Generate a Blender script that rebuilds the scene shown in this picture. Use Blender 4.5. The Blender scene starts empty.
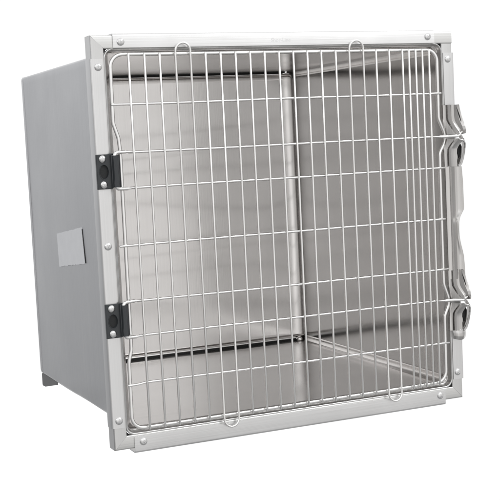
import bpy, bmesh, math, random
from math import sin, cos, pi, radians, sqrt, atan2, hypot
from mathutils import Vector, Matrix

S = bpy.context.scene
COL = S.collection
random.seed(7)

# ------------------------------------------------------------------ camera
cam_d = bpy.data.cameras.new('camera')
cam = bpy.data.objects.new('camera', cam_d)
COL.objects.link(cam)
cam.location = (-0.8038, -1.66474, 0.45081)
cam.rotation_euler = (1.47427, 0.05016, -0.40858)
cam_d.sensor_width = 36
cam_d.lens = 1173.748 / 500 * 36
cam_d.shift_x = (250 - 238.665) / 500
cam_d.shift_y = (256.498 - 250) / 500
cam_d.clip_start = 0.05
cam_d.clip_end = 200
S.camera = cam
S.render.resolution_x = 1024
S.render.resolution_y = 1024

# ------------------------------------------------------------------ view
S.cycles.max_bounces = 16
S.cycles.glossy_bounces = 14
S.view_settings.view_transform = 'Standard'
S.view_settings.look = 'None'
S.view_settings.exposure = 0
S.view_settings.gamma = 1

# ------------------------------------------------------------------ studio surround (white backdrop, greyer room behind the camera)
W = bpy.data.worlds.new('World')
S.world = W
W.use_nodes = True
nt = W.node_tree
nt.nodes.clear()
def N(tree, t, **k):
    n = tree.nodes.new(t)
    for a, b in k.items(): setattr(n, a, b)
    return n
tc = N(nt, 'ShaderNodeTexCoord')
sx = N(nt, 'ShaderNodeSeparateXYZ')
nt.links.new(tc.outputs['Generated'], sx.inputs[0])
def ramp(tree, inp, stops, lo=None, hi=None, interp='LINEAR'):
    src = inp
    if lo is not None:
        m = N(tree, 'ShaderNodeMapRange')
        m.inputs['From Min'].default_value = lo
        m.inputs['From Max'].default_value = hi
        tree.links.new(inp, m.inputs['Value']); src = m.outputs[0]
    r = N(tree, 'ShaderNodeValToRGB')
    r.color_ramp.interpolation = interp
    e = r.color_ramp.elements
    while len(e) < len(stops): e.new(.5)
    for el, (p, c) in zip(e, stops):
        el.position = p
        el.color = (c, c, c, 1) if isinstance(c, (int, float)) else (*c, 1)
    tree.links.new(src, r.inputs[0])
    return r.outputs[0]
# room behind the camera: dark floor, bright softbox band, ceiling
room = ramp(nt, sx.outputs['Z'], [(0, .34), (.28, .50), (.36, (.92, .91, .90)), (.45, (1.0, .985, .972)),
                                  (.53, (.94, .93, .92)), (.62, (1.18, 1.18, 1.18)), (.8, 1.3), (1, 1.0)], -1, 1)
back = ramp(nt, sx.outputs['Z'], [(0, .35), (.22, .6), (.32, 1.05), (1, 1.05)], -1, 1)
az = N(nt, 'ShaderNodeMath', operation='ARCTAN2')
nt.links.new(sx.outputs['X'], az.inputs[0]); nt.links.new(sx.outputs['Y'], az.inputs[1])
# unseen grey added left of the white sweep, to darken what the side reflects
left_grey = ramp(nt, sx.outputs['Z'], [(0, (.15, .15, .155)), (.35, (.24, .243, .25)), (.55, (.40, .404, .415)), (.72, (.66, .665, .68)), (1, (.85, .85, .86))], -.5, .35)
sf = ramp(nt, az.outputs[0], [(0, 0), (1, 1)], radians(-21), radians(-5))
sm = N(nt, 'ShaderNodeMix', data_type='RGBA')
nt.links.new(sf, sm.inputs[0]); nt.links.new(left_grey, sm.inputs[6]); sm.inputs[7].default_value = (1, 1, 1, 1)
side = sm.outputs[2]
bk = N(nt, 'ShaderNodeMix', data_type='RGBA', blend_type='MULTIPLY')
bk.inputs[0].default_value = 1
nt.links.new(back, bk.inputs[6]); nt.links.new(side, bk.inputs[7])
fy = ramp(nt, sx.outputs['Y'], [(0, 0), (1, 1)], -.12, .10)
# room is brighter at its left side (big softbox) than at its right
fx = ramp(nt, sx.outputs['X'], [(0, .40), (.14, .5), (.22, .68), (.37, 1.15), (.52, .92), (.8, .88), (1, .6)], -1, 1)
mul = N(nt, 'ShaderNodeMix', data_type='RGBA', blend_type='MULTIPLY')
mul.inputs[0].default_value = 1
nt.links.new(room, mul.inputs[6]); nt.links.new(fx, mul.inputs[7])
mx = N(nt, 'ShaderNodeMix', data_type='RGBA')
nt.links.new(fy, mx.inputs[0]); nt.links.new(mul.outputs[2], mx.inputs[6]); nt.links.new(bk.outputs[2], mx.inputs[7])
bg = N(nt, 'ShaderNodeBackground')
bg.inputs['Strength'].default_value = 1.0
wo = N(nt, 'ShaderNodeOutputWorld')
nt.links.new(mx.outputs[2], bg.inputs[0]); nt.links.new(bg.outputs[0], wo.inputs[0])

def area(name, loc, target, size, power, col=(1, 1, 1)):
    l = bpy.data.lights.new(name, 'AREA'); l.shape = 'RECTANGLE'
    l.size, l.size_y = size; l.energy = power; l.color = col
    o = bpy.data.objects.new(name, l); COL.objects.link(o)
    o.location = loc
    o.rotation_euler = (Vector(target) - Vector(loc)).to_track_quat('-Z', 'Y').to_euler()
    return o
area('softbox_key', (1.4, -2.0, 2.2), (0, 0, .3), (.9, .9), 18)
area('softbox_fill', (-2.6, -1.6, 1.5), (0, 0, .3), (.8, 1.2), 7)

# ------------------------------------------------------------------ materials
def new_mat(name):
    m = bpy.data.materials.new(name); m.use_nodes = True
    b = m.node_tree.nodes['Principled BSDF']
    return m, m.node_tree, b
def steel(name, base, rough, grain='x', metallic=1.0, bump=.12, aniso=.0, scale=1.0, mottle=.05, scratch=.0, rvar=.06):
    """brushed stainless: grain runs along x, y or z"""
    m, t, b = new_mat(name)
    tc = N(t, 'ShaderNodeTexCoord')
    mp = N(t, 'ShaderNodeMapping')
    # first letter: grain direction, second: the way the sheet faces
    g = {'x': 0, 'y': 1, 'z': 2}; sc = [700 * scale] * 3
    sc[g[grain[0]]] = 5 * scale
    if len(grain) > 1: sc[g[grain[1]]] = 6 * scale
    mp.inputs['Scale'].default_value = sc
    t.links.new(tc.outputs['Object'], mp.inputs[0])
    n1 = N(t, 'ShaderNodeTexNoise'); n1.inputs['Scale'].default_value = 1; n1.inputs['Detail'].default_value = 3
    t.links.new(mp.outputs[0], n1.inputs['Vector'])
    n2 = N(t, 'ShaderNodeTexNoise'); n2.inputs['Scale'].default_value = 9; n2.inputs['Detail'].default_value = 5
    t.links.new(tc.outputs['Object'], n2.inputs['Vector'])
    # colour: tiny streaks and soft mottling
    c = N(t, 'ShaderNodeMix', data_type='RGBA')
    c.inputs[6].default_value = tuple(v * (1 - mottle) for v in base) + (1,)
    c.inputs[7].default_value = tuple(min(1, v * (1 + mottle)) for v in base) + (1,)
    ad = N(t, 'ShaderNodeMath', operation='ADD'); ml = N(t, 'ShaderNodeMath', operation='MULTIPLY'); ml.inputs[1].default_value = .5
    t.links.new(n1.outputs[0], ad.inputs[0]); t.links.new(n2.outputs[0], ad.inputs[1]); t.links.new(ad.outputs[0], ml.inputs[0])
    mr = N(t, 'ShaderNodeMapRange'); mr.inputs['From Min'].default_value = .35; mr.inputs['From Max'].default_value = .65
    t.links.new(ml.outputs[0], mr.inputs[0]); t.links.new(mr.outputs[0], c.inputs[0])
    t.links.new(c.outputs[2], b.inputs['Base Color'])
    r = N(t, 'ShaderNodeMapRange'); r.inputs['To Min'].default_value = rough - rvar; r.inputs['To Max'].default_value = rough + rvar
    r.inputs['From Min'].default_value = .3; r.inputs['From Max'].default_value = .7
    t.links.new(n2.outputs[0], r.inputs[0]); t.links.new(r.outputs[0], b.inputs['Roughness'])
    bp = N(t, 'ShaderNodeBump'); bp.inputs['Strength'].default_value = bump; bp.inputs['Distance'].default_value = .0004
    t.links.new(n1.outputs[0], bp.inputs['Height']); t.links.new(bp.outputs[0], b.inputs['Normal'])
    b.inputs['Metallic'].default_value = metallic
    b.inputs['Anisotropic'].default_value = aniso
    if aniso:                                  # scatter across the upright grain
        ge = N(t, 'ShaderNodeNewGeometry'); cr = N(t, 'ShaderNodeVectorMath', operation='CROSS_PRODUCT')
        cr.inputs[0].default_value = (0, 0, 1)
        t.links.new(ge.outputs['Normal'], cr.inputs[1]); t.links.new(cr.outputs[0], b.inputs['Tangent'])
    return m
WARM = (.66, .645, .63)
M = {}
M['rail_h'] = steel('brushed_rail_lengthwise', (.74, .74, .73), .33, 'xy', bump=.22, mottle=.04)
M['rail_v'] = steel('brushed_rail_upright', (.68, .68, .675), .33, 'zy', bump=.22, mottle=.04)
M['strip_h'] = steel('brushed_strip_lengthwise', (.79, .79, .79), .36, 'xy', bump=.2, mottle=.07)
M['strip_v'] = steel('brushed_strip_upright', (.75, .75, .75), .36, 'zy', bump=.2, mottle=.04)
M['inner'] = steel('brushed_inner_sheet', (.81, .795, .785), .145, 'zy', bump=.10, mottle=.03, rvar=.03, aniso=.97)
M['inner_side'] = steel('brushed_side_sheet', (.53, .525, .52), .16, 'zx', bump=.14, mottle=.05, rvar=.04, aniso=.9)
M['inner_floor'] = steel('brushed_floor_sheet', (.78, .765, .755), .20, 'xz', bump=.0, mottle=.05, scale=.35)
M['outer'] = steel('satin_outer_sheet', (.605, .61, .62), .40, 'zx', bump=.12, mottle=.05)
M['wire'] = steel('polished_wire', (.93, .925, .915), .32, 'z', bump=.0, mottle=.02)
M['screw'] = steel('screw_steel', (.74, .74, .74), .27, 'z', bump=.0, mottle=.02)
M['latch'] = steel('stamped_latch_steel', (.57, .56, .55), .18, 'z', bump=.15, mottle=.08)
M['foot'] = steel('dull_foot_steel', (.20, .20, .20), .45, 'z', bump=.1)
M['stamp'] = steel('stamped_letter_steel', (.76, .76, .76), .38, 'xy', bump=.0)

def plain(name, base, rough, scale=60, var=.15, bump=.1, spec=.5):
    m, t, b = new_mat(name)
    tc = N(t, 'ShaderNodeTexCoord')
    n = N(t, 'ShaderNodeTexNoise'); n.inputs['Scale'].default_value = scale; n.inputs['Detail'].default_value = 4
    t.links.new(tc.outputs['Object'], n.inputs['Vector'])
    c = N(t, 'ShaderNodeMix', data_type='RGBA')
    c.inputs[6].default_value = tuple(v * (1 - var) for v in base) + (1,)
    c.inputs[7].default_value = tuple(min(1, v * (1 + var)) for v in base) + (1,)
    t.links.new(n.outputs[0], c.inputs[0]); t.links.new(c.outputs[2], b.inputs['Base Color'])
    bp = N(t, 'ShaderNodeBump'); bp.inputs['Strength'].default_value = bump; bp.inputs['Distance'].default_value = .0005
    t.links.new(n.outputs[0], bp.inputs['Height']); t.links.new(bp.outputs[0], b.inputs['Normal'])
    b.inputs['Roughness'].default_value = rough
    b.inputs['Specular IOR Level'].default_value = spec
    return m
M['plastic'] = plain('black_moulded_plastic', (.034, .038, .042), .28, 700, .2, .15)
M['recess'] = plain('black_rough_plastic', (.010, .011, .012), .6, 500, .3, .5)
M['painted_shade'] = plain('black_painted_shade', (.006, .006, .006), .6, 200, .3, .1)  # black put in for dark reflections at seams and shade in gaps
M['patch'] = plain('pale_grey_label', (.80, .81, .83), .6, 45, .06, .2)

# ------------------------------------------------------------------ mesh helpers
def finish(name, bm, mat, parent=None, angle=32, label=None):
    bmesh.ops.recalc_face_normals(bm, faces=bm.faces)
    me = bpy.data.meshes.new(name)
    for f in bm.faces: f.smooth = True
    for e in bm.edges:
        if len(e.link_faces) == 2 and e.calc_face_angle(0) > radians(angle): e.smooth = False
    bm.to_mesh(me); bm.free()
    me.materials.append(mat)
    o = bpy.data.objects.new(name, me)
    COL.objects.link(o)
    if parent: o.parent = parent
    if label: o['label'] = label
    return o

def box(bm, lo, hi, bev=0, seg=2):
    r = bmesh.ops.create_cube(bm, size=1)
    vs = r['verts']
    for v in vs:
        v.co = Vector((lo[i] + (v.co[i] + .5) * (hi[i] - lo[i]) for i in range(3)))
    if bev:
        es = list({e for v in vs for e in v.link_edges})
        bmesh.ops.bevel(bm, geom=es, offset=bev, segments=seg, profile=.5, affect='EDGES', clamp_overlap=True)

def prism(bm, poly, axis, a, b, fn=None):
    """closed polygon poly (2-D) extruded along axis from a to b"""
    def P(p, t):
        if axis == 'x': return (t, p[0], p[1])
        if axis == 'y': return (p[0], t, p[1])
        return (p[0], p[1], t)
    A = [bm.verts.new(P(p, a if not fn else fn(p, 0))) for p in poly]
    B = [bm.verts.new(P(p, b if not fn else fn(p, 1))) for p in poly]
    n = len(poly)
    for i in range(n):
        bm.faces.new((A[i], A[(i + 1) % n], B[(i + 1) % n], B[i]))
    bm.faces.new(A); bm.faces.new(B[::-1])

def arc(cx, cy, r, a0, a1, n=8):
    return [(cx + r * cos(radians(a0 + (a1 - a0) * i / n)), cy + r * sin(radians(a0 + (a1 - a0) * i / n))) for i in range(n + 1)]

def thick(path, t):
    """open 2-D path -> closed polygon of thickness t (offset to the left)"""
    out = []
    for i, p in enumerate(path):
        a = Vector(path[max(0, i - 1)]); b = Vector(path[min(len(path) - 1, i + 1)])
        d = (b - a).normalized()
        out.append((p[0] - d.y * t, p[1] + d.x * t))
    return list(path) + out[::-1]

def fillet(pts, r, n=6):
    P = [Vector(p) for p in pts]
    out = [P[0]]
    for i in range(1, len(P) - 1):
        a, b, c = P[i - 1], P[i], P[i + 1]
        u = (a - b); v = (c - b); ang = u.angle(v)
        if abs(ang - pi) < .02: out.append(b); continue
        d = min(r / math.tan(ang / 2), u.length * .49, v.length * .49)
        rr = d * math.tan(ang / 2)
        u.normalize(); v.normalize()
        cen = b + (u + v).normalized() * (rr / sin(ang / 2))
        s = b + u * d - cen; e = b + v * d - cen
        tot = s.angle(e); ax = s.cross(e).normalized()
        for k in range(n + 1):
            out.append(cen + Matrix.Rotation(tot * k / n, 3, ax) @ s)
    out.append(P[-1])
    return out

def tube(bm, pts, r, seg=10, closed=False, ends=True):
    P = [Vector(p) for p in pts]
    n = len(P)
    up = None; rings = []
    for i in range(n):
        if closed: d = (P[(i + 1) % n] - P[i - 1])
        else: d = P[min(n - 1, i + 1)] - P[max(0, i - 1)]
        d.normalize()
        if up is None:
            up = Vector((0, 1, 0)) if abs(d.y) < .9 else Vector((1, 0, 0))
        up = (up - d * up.dot(d)).normalized()
        q = d.cross(up)
        rr = r(i / (n - 1)) if callable(r) else (r[i] if isinstance(r, list) else r)
        rings.append([bm.verts.new(P[i] + (up * cos(2 * pi * k / seg) + q * sin(2 * pi * k / seg)) * rr) for k in range(seg)])
    m = n if closed else n - 1
    for i in range(m):
        A, B = rings[i], rings[(i + 1) % n]
        for k in range(seg):
            bm.faces.new((A[k], A[(k + 1) % seg], B[(k + 1) % seg], B[k]))
    if not closed and ends:
        for R_, sgn, P0, d in ((rings[0], -1, P[0], (P[1] - P[0]).normalized()), (rings[-1], 1, P[-1], (P[-1] - P[-2]).normalized())):
            rr = (r(0 if sgn < 0 else 1) if callable(r) else ((r[0] if sgn < 0 else r[-1]) if isinstance(r, list) else r))
            cap = bm.verts.new(P0 + d * sgn * rr * .55)
            mid = [bm.verts.new(P0 + (v.co - P0) * .72 + d * sgn * rr * .42) for v in R_]
            for k in range(seg):
                bm.faces.new((R_[k], R_[(k + 1) % seg], mid[(k + 1) % seg], mid[k]))
                bm.faces.new((mid[k], mid[(k + 1) % seg], cap))

def loft(bm, stations, t, thick_dir=(0, 1, 0)):
    """stations: list of equal-length point lists; sheet of thickness t pushed along vertex normals"""
    A = [[bm.verts.new(p) for p in s] for s in stations]
    for i in range(len(A) - 1):
        for j in range(len(A[0]) - 1):
            bm.faces.new((A[i][j], A[i][j + 1], A[i + 1][j + 1], A[i + 1][j]))
    bm.normal_update()
    bmesh.ops.solidify(bm, geom=bm.faces[:], thickness=t)

# ------------------------------------------------------------------ dimensions (metres; frame face at y = 0, bottom corner z = 0)
HW = .31; H = .6166
OX0, OX1, OZ0, OZ1 = -.2898, .2896, .0210, .5970     # opening of the frame
XL, XR = -.2834, .2868                                # inner faces of the tub
ZF, ZC = .0262, .5940
D = .5656

cage = bpy.data.objects.new('animal_cage', None)
COL.objects.link(cage)
cage['label'] = 'stainless steel animal cage with a hinged wire grid door'
cage['category'] = 'cage'

# ---- side panels: flat sheet with a small fold at top and bottom; the outer one has a soft dent low at the front
def side_panel(x, sgn, name, mat, dent=0):
    bm = bmesh.new()
    ny, nz = 60, 60
    T = .0014
    y0, y1 = .020, D - .022
    rf = .007
    prof = []                                   # (inward offset, z) from bottom fold to top fold
    for k in range(6):
        a = pi / 2 * k / 5
        prof.append((rf * (1 - sin(a)), ZF + rf * (1 - cos(a)) - .0008))
    zz0, zz1 = ZF + rf, ZC - .004
    for k in range(1, nz): prof.append((0, zz0 + (zz1 - zz0) * k / nz))
    for k in range(5):
        a = pi / 2 * k / 4
        prof.append((.004 * (1 - cos(a)), zz1 + .004 * sin(a)))
    g = []
    for (off, z) in prof:
        row = []
        for j in range(ny + 1):
            y = y0 + (y1 - y0) * j / ny
            o = off
            if dent:
                ref = ZF + .062 * max(0, 1 - y / .42) ** 1.0   # the soft crease rises to the front
                q = max(0, min(1, (ref - z) / .03))
                o += dent * q * q * (3 - 2 * q) * min(1, max(0, (.40 - y) / .1)) * min(1, max(0, (y - .035) / .05))
                o += .0006 * sin(y * 9 + z * 5) * sin(z * 7)
            row.append(bm.verts.new((x - sgn * o, y, z)))
        g.append(row)
    for i in range(len(g) - 1):
        for j in range(ny):
            bm.faces.new((g[i][j], g[i][j + 1], g[i + 1][j + 1], g[i + 1][j]))
    bmesh.ops.recalc_face_normals(bm, faces=bm.faces)
    # solidify inwards by hand so that the outer skin stays put
    ext = bmesh.ops.duplicate(bm, geom=bm.faces[:])
    dv = [v for v in ext['geom'] if isinstance(v, bmesh.types.BMVert)]
    for v in dv: v.co.x -= sgn * T
    df = [f for f in ext['geom'] if isinstance(f, bmesh.types.BMFace)]
    bmesh.ops.reverse_faces(bm, faces=df)
    be = [e for e in bm.edges if len(e.link_faces) == 1]
    bmesh.ops.bridge_loops(bm, edges=be)
    return finish(name, bm, mat, cage)

side_panel(XL, -1, 'side_panel', M['outer'], dent=.0030)
# inner lining of the near side, and the far side wall
def flat_wall(x0, x1, name, mat):
    bm = bmesh.new(); ny, nz = 24, 24
    g = [[bm.verts.new((x0, .012 + (D - .034) * j / ny, ZF - .002 + (ZC - ZF + .004) * i / nz)) for j in range(ny + 1)] for i in range(nz + 1)]
    for row in g:
        for v in row:
            y, z = v.co.y, v.co.z
            if x1 < 0: v.co.x -= .0216 * max(0, 1 - (y - .012) / .048)
            v.co.x += .0006 * sin(6.3 * z / .57 * 1.6 + 1.1) * sin(pi * (y / .57)) + .0004 * sin(z * 31 + y * 5)
    for i in range(nz):
        for j in range(ny): bm.faces.new((g[i][j], g[i][j + 1], g[i + 1][j + 1], g[i + 1][j]))
    ext = bmesh.ops.duplicate(bm, geom=bm.faces[:])
    for v in ext['geom']:
        if isinstance(v, bmesh.types.BMVert): v.co.x += x1 - x0
    bmesh.ops.bridge_loops(bm, edges=[e for e in bm.edges if len(e.link_faces) == 1])
    return finish(name, bm, mat, cage)
flat_wall(XL + .0182, XL + .0170, 'side_lining', M['inner'])
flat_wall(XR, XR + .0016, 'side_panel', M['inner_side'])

# ---- back panel with the two rounded upright corners (bent round from the sides)
RB = .024; RY = .014
path = [(XL + .0045, D)]
nx = 30
for k in range(1, nx): path.append((XL + .0045 + (XR - XL - RB - .0085) * k / nx, D))
path += [(XR - RB - .004, D), (XR - RB - .0008, D)] + [(XR - RB + RB * sin(radians(a)), D - RY + RY * cos(radians(a))) for a in range(0, 91, 6)] + [(XR, D - RY - .0008), (XR, D - RY - .003), (XR, D - .024)]
bm = bmesh.new()
nz = 30
g = []
def back_warp(x, y, z):
    u = (x - XL) / (XR - XL); w = (z - ZF) / (ZC - ZF)
    k = max(0, min(1, min(u, 1 - u) * 8))
    k *= min(1, max(0, min(w, 1 - w)) * 14)
    return y + k * (.0013 * sin(w * 7.5 + u * 1.1 + .4) + .0006 * sin(w * 17 - u * 2.5))
for i in range(nz + 1):
    z = ZF - .001 + (ZC - ZF + .002) * i / nz
    g.append([bm.verts.new((x, back_warp(x, y, z), z)) for x, y in path])
for i in range(nz):
    for j in range(len(path) - 1): bm.faces.new((g[i][j], g[i][j + 1], g[i + 1][j + 1], g[i + 1][j]))
bmesh.ops.recalc_face_normals(bm, faces=bm.faces)
o = finish('back_panel', bm, M['inner'], cage, 60)
md = o.modifiers.new('sheet', 'SOLIDIFY'); md.thickness = .0014; md.offset = 1
# make sure the thickness goes outwards
o.data.update()
if o.data.polygons[len(o.data.polygons) // 2].normal.y < 0: md.offset = -1

# outer rear corner skin on the near side (satin, as the side)
bm = bmesh.new()
pth = [(XL, D - .0225)] + arc(XL + .016, D - .016 + .003, .016, 180, 90, 14) + [(XL + .034, D + .003)]
zs = [(ZF + .0010, .005), (ZF + .0016, .0025), (ZF + .004, .0006), (ZF + .008, 0), (.3, 0), (ZC - .006, 0), (ZC - .003, .0006), (ZC - .0012, .0022), (ZC - .0002, .005)]
mid_ = (XL + .020, D - .018)
loft(bm, [[(x + (mid_[0] - x) * o / .02, y + (mid_[1] - y) * o / .02, z) for x, y in pth] for z, o in zs], .0010)
finish('rear_corner', bm, M['outer'], cage, 40)

# ---- floor pan: flat with upturned rounded edges at both sides
RFc = .010
def pan(name, z, up, mat):
    pts = [(XL + .0180, z), (XL + .0184 + RFc, z)]
    n = 24
    for k in range(1, n): pts.append((XL + .0184 + RFc + (XR - XL - .0186 - 2 * RFc) * k / n, z))
    pts += arc(XR - .0002 - RFc, z + up * RFc, RFc, -up * 90, 0, 8) + [(XR - .0002, z + up * (RFc + .003))]
    bm = bmesh.new(); ny = 24; g = []
    for j in range(ny + 1):
        y = .010 + (D - .013) * j / ny
        w = sin(pi * j / ny)
        pts[0] = (XL + .0180 - .0216 * max(0, 1 - (y - .012) / .048), z)
        g.append([bm.verts.new((p[0], y, p[1] + (.0008 * w * sin(p[0] * 8 + y * 6) if abs(p[1] - z) < 1e-5 else 0))) for p in pts])
    for i in range(ny):
        for j in range(len(pts) - 1): bm.faces.new((g[i][j], g[i][j + 1], g[i + 1][j + 1], g[i + 1][j]))
    o = finish(name, bm, mat, cage, 60)
    md = o.modifiers.new('sheet', 'SOLIDIFY'); md.thickness = .0014; md.offset = 0
    return o
pan('floor_pan', ZF, 1, M['inner_floor'])
pan('top_panel', ZC, -1, M['inner_floor'])
# black strips painting the dark reflection where back meets floor / roof, bright edge above
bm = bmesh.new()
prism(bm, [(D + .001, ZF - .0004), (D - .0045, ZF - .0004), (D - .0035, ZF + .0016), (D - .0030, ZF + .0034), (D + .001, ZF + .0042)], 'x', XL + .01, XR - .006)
finish('floor_seam_shade', bm, M['painted_shade'], cage)
bm = bmesh.new()
tube(bm, [(XL + .012, D + .0002, ZF + .0056), (XR - .012, D + .0002, ZF + .0056)], .0020, 10)
finish('seam_edge', bm, M['wire'], cage)
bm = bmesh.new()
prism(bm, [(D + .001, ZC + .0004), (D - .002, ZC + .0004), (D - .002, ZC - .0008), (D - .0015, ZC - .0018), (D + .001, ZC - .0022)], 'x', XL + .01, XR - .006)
finish('roof_seam_shade', bm, M['painted_shade'], cage)
# welded corner lump low in the far corner
bm = bmesh.new()
bmesh.ops.create_icosphere(bm, subdivisions=3, radius=.0070, matrix=Matrix.Translation((XR - .012, D - .011, ZF + .004)) @ Matrix.Diagonal((1, 1, .8, 1)))
for v in bm.verts: v.co += Vector((random.uniform(-1, 1), random.uniform(-1, 1), random.uniform(-1, 1))) * .0005
finish('corner_weld', bm, M['inner'], cage, 60)

# ---- foot bracket under the rear corner
bm = bmesh.new()
fx0 = XL + .004
prism(bm, [(D - .115, ZF - .001), (D - .115, ZF - .006), (D - .02, .0005), (D + .001, -.0005), (D + .003, .002), (D + .003, ZF - .004), (D - .004, ZF - .001)], 'x', fx0, fx0 + .0016)
prism(bm, thick([(fx0 + .0016, D + .0016), (fx0 + .028, D + .0016)], .0014), 'z', .0, ZF - .004)
finish('foot', bm, M['foot'], cage)
bm = bmesh.new()
prism(bm, [(D - .115, ZF - .001), (D - .115, ZF - .006), (D - .02, .0005), (D + .001, -.0005), (D + .003, .002), (D + .003, ZF - .004), (D - .004, ZF - .001)], 'x', XR - .006, XR - .0044)
finish('foot', bm, M['foot'], cage)

# ---- label patch on the near side (paper/tape rectangle, ragged edge)
bm = bmesh.new()
corners = [(.3604, .3075), (.1990, .3262), (.1908, .2672), (.3575, .2495)]
ring = []
for i in range(4):
    a, b = Vector(corners[i]), Vector(corners[(i + 1) % 4])
    n = 26
    for k in range(n):
        p = a.lerp(b, k / n)
        j = .0006 if i in (0, 2) else .00025
        if i == 0 or i == 2: p.y += random.uniform(-1, 1) * j
        else: p.x += random.uniform(-1, 1) * j
        ring.append((p.x, p.y))
prism(bm, ring, 'x', XL - .0016, XL + .001)
finish('label_patch', bm, M['patch'], cage, label='pale grey rectangular label with ragged edges')
bm = bmesh.new()
prism(bm, [(.1995, .3235), (.1970, .3235), (.1885, .2680), (.1912, .2680)], 'x', XL - .0009, XL + .001)
finish('label_edge', bm, M['recess'], cage)

# ---- front frame: four mitred rails with a return lip outside and inside
LIP = .026
def rail(side):
    # cross-section (t = 0 outer edge .. w inner edge, y); outer lip goes back LIP, inner return .012
    w = .0200
    prof = [(.0000, LIP)] + [(.0000, .0028)] + arc(.0024, .0024, .0024, 180, 270, 5) + [(w - .002, 0)] + \
        arc(w - .002, .002, .002, 270, 360, 5)[1:] + [(w, .012), (w - .0014, .012), (w - .0014, .0026), (w - .0026, .0014), (.0026, .0014), (.0014, .0026), (.0014, LIP)]
    bm = bmesh.new()
    gap = .00022
    A = []; B = []
    for (t, y) in prof:
        if side in ('top', 'bottom'):
            zt = (H - t) if side == 'top' else t * (.0210 / w)
            k = t if side == 'top' else t
            x0 = -HW + t * 1.01 + gap; x1 = (HW - t * 1.02 - gap) if side == 'bottom' else HW
            if side == 'top': zt = H - t * (H - OZ1) / w
            A.append((x0, y, zt)); B.append((x1, y, zt))
        else:
            sg = -1 if side == 'left' else 1
            x = sg * HW + (-sg) * t * ((HW + OX0) / w if side == 'left' else (HW - OX1) / w)
            z0 = t * (.0210 / w) + gap; z1 = (H - t * (H - OZ1) / w - gap) if side == 'left' else OZ1 - gap
            A.append((x, y, z0)); B.append((x, y, z1))
    va = [bm.verts.new(p) for p in A]; vb = [bm.verts.new(p) for p in B]
    n = len(va)
    for i in range(n): bm.faces.new((va[i], va[(i + 1) % n], vb[(i + 1) % n], vb[i]))
    bm.faces.new(va); bm.faces.new(vb[::-1])
    finish('frame_rail', bm, M['rail_h'] if side in ('top', 'bottom') else M['rail_v'], cage, 50)
for s_ in ('top', 'bottom', 'left', 'right'): rail(s_)

# rounded opening lip (the tub's own turned edge, seen inside the frame corners)
def rrect(x0, x1, z0, z1, r, n=8):
    P = []
    for cx, cz, a in ((x1 - r, z0 + r, -90), (x1 - r, z1 - r, 0), (x0 + r, z1 - r, 90), (x0 + r, z0 + r, 180)):
        P += arc(cx, cz, r, a, a + 90, n)
    return P
bm = bmesh.new()
ins = -.0004
secs = [(0, .0006, .0008), (.0006, -.0006, .0008)]
lipprof = [(0.0000, .006), (0.0000, .0006), (.0004, .0000), (.0010, -.0003), (.0016, .0002), (.0018, .0012), (.0022, .006), (.0030, .013), (.0034, .022)]
loops = []
for off, y in lipprof:
    loops.append([bm.verts.new((p[0], y, p[1])) for p in rrect(OX0 + ins + off, OX1 - ins - off, OZ0 + ins + off * 1.75, OZ1 - ins - off, .0135 - off * .5)])
n = len(loops[0])
for i in range(len(loops) - 1):
    for k in range(n): bm.faces.new((loops[i][k], loops[i][(k + 1) % n], loops[i + 1][(k + 1) % n], loops[i + 1][k]))
finish('opening_lip', bm, M['rail_v'], cage, 60)
# black plate painting the dark of the tiny triangular gap at each mitre
for cx, cz, sx_, sz_ in ((OX0, OZ0, 1, 1), (OX1, OZ0, -1, 1), (OX0, OZ1, 1, -1), (OX1, OZ1, -1, -1)):
    poly = [(cx - sx_ * .001, cz - sz_ * .001), (cx + sx_ * .0062, cz - sz_ * .0005), (cx - sx_ * .0005, cz + sz_ * .0062)]
    bm = bmesh.new(); prism(bm, poly, 'y', .0045, .0055)
    finish('corner_gap_shade', bm, M['painted_shade'], cage)

# ---- riveted cover strips
TS = .0016
def strip(side):
    bm = bmesh.new()
    y0 = -.0004
    if side == 'top':
        pth = [(OZ1 + .0012, y0), (H + .0008, y0), (H + .0008, .022)]
        L = (-.2757, .2752)
    elif side == 'bottom':
        pth = [(.0180, y0), (-.0058, y0), (-.0058, .024)]
        L = (-.2788, .2738)
    elif side == 'left':
        pth = [(-.2932, y0), (-.3112, y0), (-.3112, .020)]
        L = (.0345, .5822)
    else:
        pth = [(.2914, y0), (.3110, y0), (.3110, .020)]
        L = (.0335, .5818)
    # round the outer bend
    a, b, c = [Vector((p[0], p[1], 0)) for p in pth]
    q = [(v.x, v.y) for v in fillet([a, b, c], .0022, 5)]
    sgn = 1
    poly = thick(q, TS)
    # choose offset so that the sheet grows towards the viewer
    if sum(p[1] for p in poly[len(q):]) > sum(p[1] for p in q): poly = thick(q, -TS)
    if side in ('top', 'bottom'): prism(bm, [(p[1], p[0]) for p in poly], 'x', *L)
    else: prism(bm, poly, 'z', *L)
    finish('cover_strip', bm, M['strip_h'] if side in ('top', 'bottom') else M['strip_v'], cage, 40)
for s_ in ('top', 'bottom', 'left', 'right'): strip(s_)
YS = -.0020       # front face of the strips

# stamped lettering, barely visible, on the top strip
cu = bpy.data.curves.new('stamp', 'FONT'); cu.body = 'Shor-Line'; cu.size = .0088; cu.extrude = .00012; cu.align_x = 'CENTER'
tmp = bpy.data.objects.new('stamp', cu)
COL.objects.link(tmp)
bpy.context.view_layer.update()
me = bpy.data.meshes.new_from_object(tmp.evaluated_get(bpy.context.evaluated_depsgraph_get()))
bpy.data.objects.remove(tmp)
for v in me.vertices:
    x, y, z = v.co
    v.co = (x * .98 - .004, YS - .00002 - z, y + .6035)
me.materials.clear(); me.materials.append(M['stamp'])
st = bpy.data.objects.new('stamped_lettering', me); COL.objects.link(st); st.parent = cage

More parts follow.
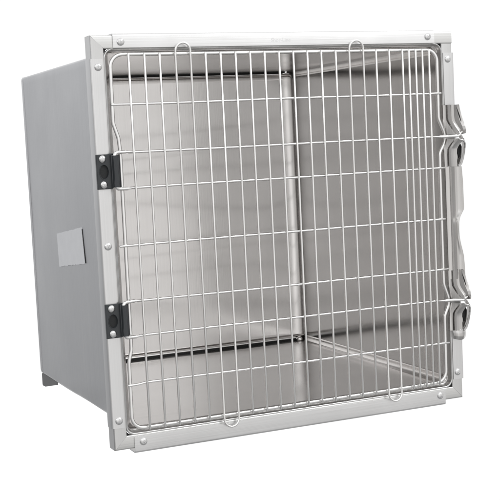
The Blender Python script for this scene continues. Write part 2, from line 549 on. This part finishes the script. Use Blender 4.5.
# ---- dome screws with a cross recess
def screw_mesh():
    bm = bmesh.new(); R = .0057; seg = 32
    rad = [0, .08, .16, .24, .32, .40, .48, .6, .75, .88, .97, 1.0, 1.0]
    rings = []
    for i, q in enumerate(rad):
        h = .0032 * sqrt(max(0, 1 - (q * .93) ** 2)) if i < 12 else -.0004
        if q == 0: rings.append([bm.verts.new((0, -h + .0012, 0))]); continue
        row = []
        for k in range(seg):
            a = 2 * pi * k / seg + .3
            x, z = q * R * cos(a), q * R * sin(a)
            c1 = abs(x * cos(.5) + z * sin(.5)); c2 = abs(-x * sin(.5) + z * cos(.5))
            hh = h
            if q < .42 and min(c1, c2) < .00050: hh -= .0007
            row.append(bm.verts.new((x, -hh, z)))
        rings.append(row)
    for k in range(seg): bm.faces.new((rings[0][0], rings[1][k], rings[1][(k + 1) % seg]))
    for i in range(1, len(rings) - 1):
        for k in range(seg): bm.faces.new((rings[i][k], rings[i][(k + 1) % seg], rings[i + 1][(k + 1) % seg], rings[i + 1][k]))
    return bm
first_screw = finish('screw', screw_mesh(), M['screw'], cage, 50)
spots = [(-.2641, .6065), (-.3005, .5707), (-.3020, .3084), (-.3015, .0458), (-.2650, .0092), (.2634, .0096), (.2996, .0458), (.3002, .5714), (.2624, .6085)]
for i, (x, z) in enumerate(spots):
    s_ = first_screw if i == 0 else first_screw.copy()
    if i: COL.objects.link(s_); s_.parent = cage
    s_.location = (x, YS + .0002, z)
    s_.rotation_euler = (0, [0, .6, 1.1, .3, .9, .2, .8, .4, 1.3][i], 0)

# ------------------------------------------------------------------ door
YR, YH, YV = .0, -.0032, -.0064                # ring wire, cross wires, upright wires
RR, RH, RV = .0028, .0019, .00175
XDL, XDR, ZDB, ZDT = -.2812, .2790, .0300, .5880
ringpts = [(XDL, YR, .30)]
def mirror_levels():
    return
left = [(-.2806, .0480), (-.2798, .1330), (-.2750, .1500), (-.2745, .3000), (-.2742, .4500), (-.2755, .4665), (-.2822, .4880), (-.2816, .572)]
right = [(.2800, .5500), (.2795, .4735), (.2905, .4500), (.2905, .4350), (.2793, .4175), (.2788, .3057), (.2788, .1979), (.2878, .1740), (.2870, .1610), (.2783, .1430), (.2775, .0650)]
pts = [Vector((-.2808, YR, ZDB))] + [Vector((x, YR, z)) for x, z in left[1:-1]] + [Vector((-.2812, YR, ZDT + .0005)), Vector((.2800, YR, ZDT - .0012))] + \
      [Vector((x, YR, z)) for x, z in right[1:-1]] + [Vector((.2772, YR, .0318)), Vector((-.2808, YR, ZDB))]
# corners need bigger radii than the joggles: rotate so that the start is mid-bottom
core = pts[:-1]
loopP = [Vector((0, YR, .0308))] + [core[0]] + core[1:] + [Vector((0, YR, .0308))]
out = [loopP[0]]
for i in range(1, len(loopP) - 1):
    b = loopP[i]
    r = .019 if (b.z > .58 or b.z < .04) else .020
    f = fillet([loopP[i - 1], b, loopP[i + 1]], r, 9)
    out += f[1:-1]
bm = bmesh.new()
tube(bm, out, RR, 12, closed=True)
door = finish('door', bm, M['wire'], cage, 60, label='wire grid door of thin polished rods')
def zt(x): return ZDT + .0005 - .0017 * (x + .28) / .56
def zb(x): return ZDB + .0018 * (x + .28) / .56

# upright wires: hairpins share one rod
V = [-.2548, -.2303, -.2064, -.1812, -.1572, -.1330, -.1085, -.0838, -.0595, -.0352, -.0106, .0140, .0384, .0629, .0885, .1131, .1383, .1617, .1860, .2105, .2228, .2355, .2482, .2609]
top_pairs = [(3, 4), (15, 16)]; bot_pairs = [(5, 6), (17, 18)]
jit = [random.uniform(-.0003, .0003) for _ in V]
def up_end(x): return Vector((x, YV, zt(x) + .0006))
def lo_end(x): return Vector((x, YV, zb(x) - .0022))
done = set()
for (i, j) in top_pairs + bot_pairs:
    top = (i, j) in top_pairs
    x0, x1 = V[i], V[j]; r = (x1 - x0) / 2; xc = (x0 + x1) / 2
    P = []
    if top:
        P = [lo_end(x0), Vector((x0, YV, .3)), Vector((x0, YV, zt(x0) + .002))]
        P += [Vector((xc - r * cos(a), YV - .0015 * sin(a), zt(xc) + .0025 + r * 1.08 * sin(a))) for a in [pi * k / 16 for k in range(1, 16)]]
        P += [Vector((x1, YV, zt(x1) + .002)), Vector((x1, YV, .3)), lo_end(x1)]
    else:
        P = [up_end(x0), Vector((x0, YV, .3)), Vector((x0, YV, zb(x0) - .002))]
        P += [Vector((xc - r * cos(a), YV - .0015 * sin(a), zb(xc) - .0045 - r * 1.08 * sin(a))) for a in [pi * k / 16 for k in range(1, 16)]]
        P += [Vector((x1, YV, zb(x1) - .002)), Vector((x1, YV, .3)), up_end(x1)]
    bm = bmesh.new(); tube(bm, P, RV, 10); finish('looped_wire', bm, M['wire'], door, 60)
    done |= {i, j}
for i, x in enumerate(V):
    if i in done: continue
    bm = bmesh.new()
    tube(bm, [lo_end(x), Vector((x + jit[i], YV, .2)), Vector((x - jit[i], YV, .4)), up_end(x)], RV, 10)
    finish('upright_wire', bm, M['wire'], door, 60)

# cross wires, each with small weld swellings where it meets the uprights
def weld_tube(bm, P):
    P = [Vector(p) for p in P]; out = []
    def at(x):
        for a, b in zip(P, P[1:]):
            if a.x <= x <= b.x: return a.lerp(b, (x - a.x) / (b.x - a.x))
    pts = [(p.x, 1) for p in P]
    for x in V:
        k = random.uniform(1.12, 1.35)
        for d, f in ((-.0034, 1), (-.0018, (1 + k) / 2), (0, k), (.0018, (1 + k) / 2), (.0034, 1)):
            if P[0].x < x + d < P[-1].x: pts.append((x + d, f))
    pts.sort()
    fin = [pts[0]]
    for p in pts[1:]:
        if p[0] - fin[-1][0] > .0009: fin.append(p)
    w = random.uniform(0, 6)
    tube(bm, [at(x) + Vector((0, -.0004 * (f - 1), .00025 * sin(x * 19 + w))) for x, f in fin], [RH * f for x, f in fin], 12)
for z, kind in ((.0985, 'p'), (.1712, 'hl'), (.2232, 'hh'), (.3073, 'p'), (.3925, 'hl'), (.4448, 'hh'), (.5155, 'p')):
    bm = bmesh.new()
    y = YH
    if kind == 'p':
        P = [(-.2838, YH, z), (-.262, YH, z), (0, YH, z + .0004), (.262, YH, z), (.2835, YH, z)]
        if z < .2: P = [(-.2838, YH - .0004, z - .0012), (-.268, YH - .0004, z - .0008), (-.256, YH, z + .0006), (0, YH, z), (.262, YH, z), (.2835, YH, z)]
        weld_tube(bm, P)
    else:
        lat = (abs(z - .4448) < .001 or abs(z - .1712) < .001)
        rx = .262 if lat else .2870
        weld_tube(bm, [(-.262, YH, z), (0, YH, z), (rx, YH, z)])
    finish('cross_wire', bm, M['wire'], door, 60)
# thick hinge hooks: welded to the cross wires, curling down / up into the plastic hinge barrels
for z, d in ((.4455, -1), (.3925, 1), (.2238, -1), (.1712, 1)):
    bm = bmesh.new()
    P = [(-.2575, YH - .0028, z), (-.2680, YH - .0034, z - d * .0006), (-.2760, -.0085, z - d * .0004), (-.2865, -.0120, z), (-.2868, -.0122, z + d * .012)]
    P = fillet(P, .0050, 7)
    n = len(P)
    tube(bm, P, lambda u: .0026 if u > .12 else .0012 + .0014 * u / .12, 12)
    finish('hinge_hook', bm, M['wire'], door, 60)
# thicker latch pins running out to the catches
for z in (.4440, .1705):
    bm = bmesh.new()
    tube(bm, fillet([(.2640, YH - .0030, z + .0006), (.2760, YH - .0045, z + .0003), (.2900, -.0105, z), (.3040, -.0190, z), (.3095, -.0200, z + .004)], .006, 5), lambda u: .0024 if u > .12 else .0010 + .0014 * u / .12, 12)
    finish('latch_pin', bm, M['wire'], door, 60)
# weld sleeve low on the hinge side
bm = bmesh.new()
tube(bm, [(-.2804, YR, .0625), (-.2804, YR, .0670)], .0027, 12)
finish('wire_joint', bm, M['wire'], door, 60)

# ------------------------------------------------------------------ plastic hinges
def hinge(zc):
    h2 = .0255
    yb, yf = YS + .0002, -.0062
    # plate with an oval hole
    x0, x1, z0, z1 = -.3133, -.2905, zc - h2, zc + h2
    cx, cz, rx, rz = -.3022, zc, .0068, .0102
    bm = bmesh.new(); n = 64
    rectp = []
    for k in range(n):
        a = 2 * pi * k / n; c, s = cos(a), sin(a)
        t = min(((x1 - cx) / c) if c > 1e-6 else ((x0 - cx) / c if c < -1e-6 else 1e9), ((z1 - cz) / s) if s > 1e-6 else ((z0 - cz) / s if s < -1e-6 else 1e9))
        rectp.append((cx + c * t, cz + s * t))
    for (tx, tz) in ((x0, z0), (x0, z1), (x1, z0), (x1, z1)):   # snap the nearest sample to each corner
        k = min(range(n), key=lambda q: (rectp[q][0] - tx) ** 2 + (rectp[q][1] - tz) ** 2)
        rectp[k] = (tx, tz)
    def ell(f): return [(cx + rx * f * cos(2 * pi * k / n), cz + rz * f * sin(2 * pi * k / n)) for k in range(n)]
    def shrink(P, d):
        mx_, mz_ = (x0 + x1) / 2, (z0 + z1) / 2
        fx_, fz_ = 1 - d / ((x1 - x0) / 2), 1 - d / ((z1 - z0) / 2)
        return [(mx_ + (p[0] - mx_) * fx_, mz_ + (p[1] - mz_) * fz_) for p in P]
    layers = [(rectp, yb), (rectp, yf + .0008), (shrink(rectp, .0008), yf), (ell(1.13), yf), (ell(1.10), yf - .0007), (ell(1.02), yf - .0007), (ell(.97), yf), (ell(.93), yb - .0006)]
    L = [[bm.verts.new((p[0], y, p[1])) for p in P] for P, y in layers]
    for i in range(len(L) - 1):
        for k in range(n): bm.faces.new((L[i][k], L[i][(k + 1) % n], L[i + 1][(k + 1) % n], L[i + 1][k]))
    # raised shoulder, barrel round the pin, and the rear leaf next to the ring wire
    box(bm, (-.2918, -.0105, z0 + .0012), (-.2895, yb, z1 - .0012), .0006)
    pr = [(-.2900, yb), (-.2905, -.0122), (-.2892, -.0150), (-.2868, -.0160), (-.2840, -.0152), (-.2822, -.0130), (-.2816, -.0080), (-.2816, yb)]
    prism(bm, pr, 'z', z0 + .0022, z1 - .0022)
    box(bm, (-.2806, -.0060, z0 + .0012), (-.2785, .006, z1 - .0012), .0004)
    box(bm, (-.2935, -.0065, z1 - .0016), (-.2860, -.0025, z1 + .0010), .0006)
    hg = finish('hinge', bm, M['plastic'], cage, 35, label='black plastic hinge plate')
    bm = bmesh.new()
    prism(bm, [(cx + rx * .95 * cos(2 * pi * k / 32), cz + rz * .95 * sin(2 * pi * k / 32)) for k in range(32)], 'y', yb - .0016, yb - .0002)
    finish('hinge_recess', bm, M['recess'], hg)
    for dz, dx in ((.0188, -.0004), (-.0188, -.0002)):
        s2 = first_screw.copy(); COL.objects.link(s2); s2.parent = hg
        s2.location = (-.3035 + dx, yf + .0002, zc + dz); s2.rotation_euler = (0, dz * 30, 0); s2.scale = (.95, 1.15, .95)
hinge(.4183)
hinge(.1972)

# ------------------------------------------------------------------ latch on the far upright
# long handle plate with a round thumb notch
def interp(tab, z):
    for (a, va), (b, vb) in zip(tab, tab[1:]):
        if (a - z) * (b - z) <= 0:
            t = (z - a) / (b - a) if b != a else 0
            return va + (vb - va) * t
    return tab[0][1] if abs(z - tab[0][0]) < abs(z - tab[-1][0]) else tab[-1][1]
edge = [(.3935, .3140), (.3700, .3160), (.3260, .3166), (.3215, .3160), (.3160, .3118), (.3090, .3070), (.3000, .3042), (.2880, .3033), (.2760, .3043), (.2640, .3072), (.2530, .3105), (.2440, .3128), (.2300, .3140), (.2050, .3150)]
stations = []
nz = 60
for i in range(nz + 1):
    z = .3935 + (.2060 - .3935) * i / nz
    xe = interp(edge, z)
    dip = .0012 * math.exp(-((z - .3055) / .004) ** 2)
    s_ = [(.2868, -.0015), (.2872, -.0050), (.2895, -.0062), (.2925, -.0072), (.2945, -.0112), (.2966, -.0132 + dip), (.2985, -.0118 + dip), (.3002, -.0092 + dip)]
    # the right part runs out to the notch edge and turns back
    rem = xe - .3000
    s_ += [(.3000 + rem * .35, -.0092), (.3000 + rem * .65, -.0112), (.3000 + rem * .9, -.0118), (xe, -.0095), (xe - .0004, -.0060), (xe - .0022, -.0010)]
    stations.append([(x, y, z) for x, y in s_])
bm = bmesh.new(); loft(bm, stations, .0012)
latch = finish('latch', bm, M['latch'], cage, 17, label='stamped steel latch plate with a round thumb notch')

def catch(z0, lower_cap):
    """z0 = height of the pin. an upper funnel and a lower, mirrored one, both bending out towards the pin."""
    # upper
    st_ = []
    tab = [  # dz, shift x, shift y, right edge
        (.0520, 0, 0, .3095), (.0460, 0, 0, .3112), (.0340, 0, 0, .3148), (.0270, .0005, -.0004, .3170), (.0225, .0022, -.0012, .3185),
        (.0160, .0052, -.0034, .3185), (.0100, .0080, -.0060, .3158), (.0060, .0098, -.0078, .3125), (.0036, .0105, -.0086, .3100)]
    for dz, sx_, sy_, xe in tab:
        b = [(.2862, .0000), (.2866, -.0042), (.2885, -.0050), (.2905, -.0064), (.2920, -.0100), (.2942, -.0118), (.2966, -.0104), (.2982, -.0080), (.3010, -.0082), (.3038, -.0096)]
        q = [(x + sx_ * (1 if k > 1 else .5), y + sy_ * (1 if k > 1 else .3)) for k, (x, y) in enumerate(b)]
        lx = q[-1][0]
        q = [(min(x, xe - .0050 + .0003 * k), y) for k, (x, y) in enumerate(q)]; lx = q[-1][0]
        q += [(lx + (xe - lx) * .45, -.0150 + sy_), (lx + (xe - lx) * .75, -.0165 + sy_), (xe, -.0135 + sy_ * .7), (xe + .0002, -.0075)]
        st_.append([(x, y, z0 + dz) for x, y in q])
    bm = bmesh.new(); loft(bm, st_, .0011)
    c1 = finish('latch_catch', bm, M['latch'], cage, 17)
    # lower
    st_ = []
    tab = [(-.0036, .0100, -.0084, .3125), (-.0070, .0085, -.0064, .3165), (-.0120, .0050, -.0036, .3195), (-.0170, .0020, -.0016, .3205), (-.0210, .0005, -.0004, .3200),
           (-.0300, 0, 0, .3180), (-.0400, 0, 0, .3160), (-.0460, 0, 0, .3125), (-.0500, 0, 0, .3100)]
    for dz, sx_, sy_, xe in tab:
        b = [(.2862, .0000), (.2866, -.0042), (.2885, -.0050), (.2905, -.0064), (.2918, -.0098), (.2938, -.0116), (.2962, -.0112), (.2985, -.0108), (.3015, -.0108), (.3050, -.0118)]
        q = [(x + sx_ * (1 if k > 1 else .5), y + sy_ * (1 if k > 1 else .3)) for k, (x, y) in enumerate(b)]
        st_.append([(x, y, z0 + dz) for x, y in q])
    bm = bmesh.new(); loft(bm, st_, .0011)
    c2 = finish('latch_catch', bm, M['latch'], cage, 17)
    # outer hook arm beside the lower funnel: leaves a dark slot between the two
    P = [(.3105, -.0180, z0 + .0010), (.3150, -.0165, z0 - .0050), (.3188, -.0150, z0 - .0100), (.3204, -.0130, z0 - .0150), (.3200, -.0120, z0 - .0250), (.3170, -.0115, z0 - .0380), (.3135, -.0115, z0 - .0460), (.3095, -.0115, z0 - .0505)]
    P = [Vector(p) for p in P]
    s2 = []
    for i, p in enumerate(P):
        s2.append([(p.x - .0022, p.y - .001, p.z), (p.x - .0008, p.y - .0022, p.z), (p.x + .0006, p.y, p.z), (p.x + .0008, p.y + .010, p.z)])
    bm = bmesh.new(); loft(bm, s2, .0011)
    finish('latch_hook', bm, M['latch'], cage, 17)
    # curled crossing lips around the pin
    for sg in (1, -1):
        bm = bmesh.new()
        P = fillet([(.3185, -.0165, z0 + sg * .0200), (.3185, -.0185, z0 + sg * .0125), (.3125, -.0215, z0 + sg * .0070), (.3050, -.0210, z0 + sg * .0048)], .006, 5)
        tube(bm, P, .0013, 8)
        finish('latch_rim', bm, M['wire'], c1 if sg > 0 else c2, 60)
    # dark inside of the slot, its shade painted as a black plate
    bm = bmesh.new()
    prism(bm, [(.3040, z0 - .010), (.3165, z0 - .012), (.3190, z0 - .018), (.3178, z0 - .034), (.3130, z0 - .046), (.3080, z0 - .050), (.3040, z0 - .048)], 'y', -.0066, -.0054)
    finish('latch_web', bm, M['latch'], c2)
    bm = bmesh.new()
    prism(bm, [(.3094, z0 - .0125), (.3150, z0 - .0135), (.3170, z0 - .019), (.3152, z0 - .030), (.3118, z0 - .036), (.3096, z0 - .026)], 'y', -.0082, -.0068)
    finish('latch_slot_shade', bm, M['painted_shade'], c2)
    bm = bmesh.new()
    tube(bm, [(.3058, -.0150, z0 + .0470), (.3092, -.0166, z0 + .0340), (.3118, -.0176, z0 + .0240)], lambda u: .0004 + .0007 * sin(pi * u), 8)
    finish('latch_slot_shade', bm, M['painted_shade'], c1)  # black tube painting the dark line of the flange slot
    if lower_cap:
        bm = bmesh.new()
        st2 = []
        for k in range(9):
            a = pi * k / 8
            st2.append([(.2890 + .0235 * u, -.0045 - .0090 * sin(pi * (.12 + .76 * u)) - .0018 * sin(a), z0 - .0500 - .0130 * k / 8 - .0028 * sin(pi * u) * k / 8) for u in [j / 8 for j in range(9)]])
        loft(bm, st2, .0011)
        finish('latch_cup', bm, M['latch'], cage, 45)
catch(.4437, False)
catch(.1685, True)
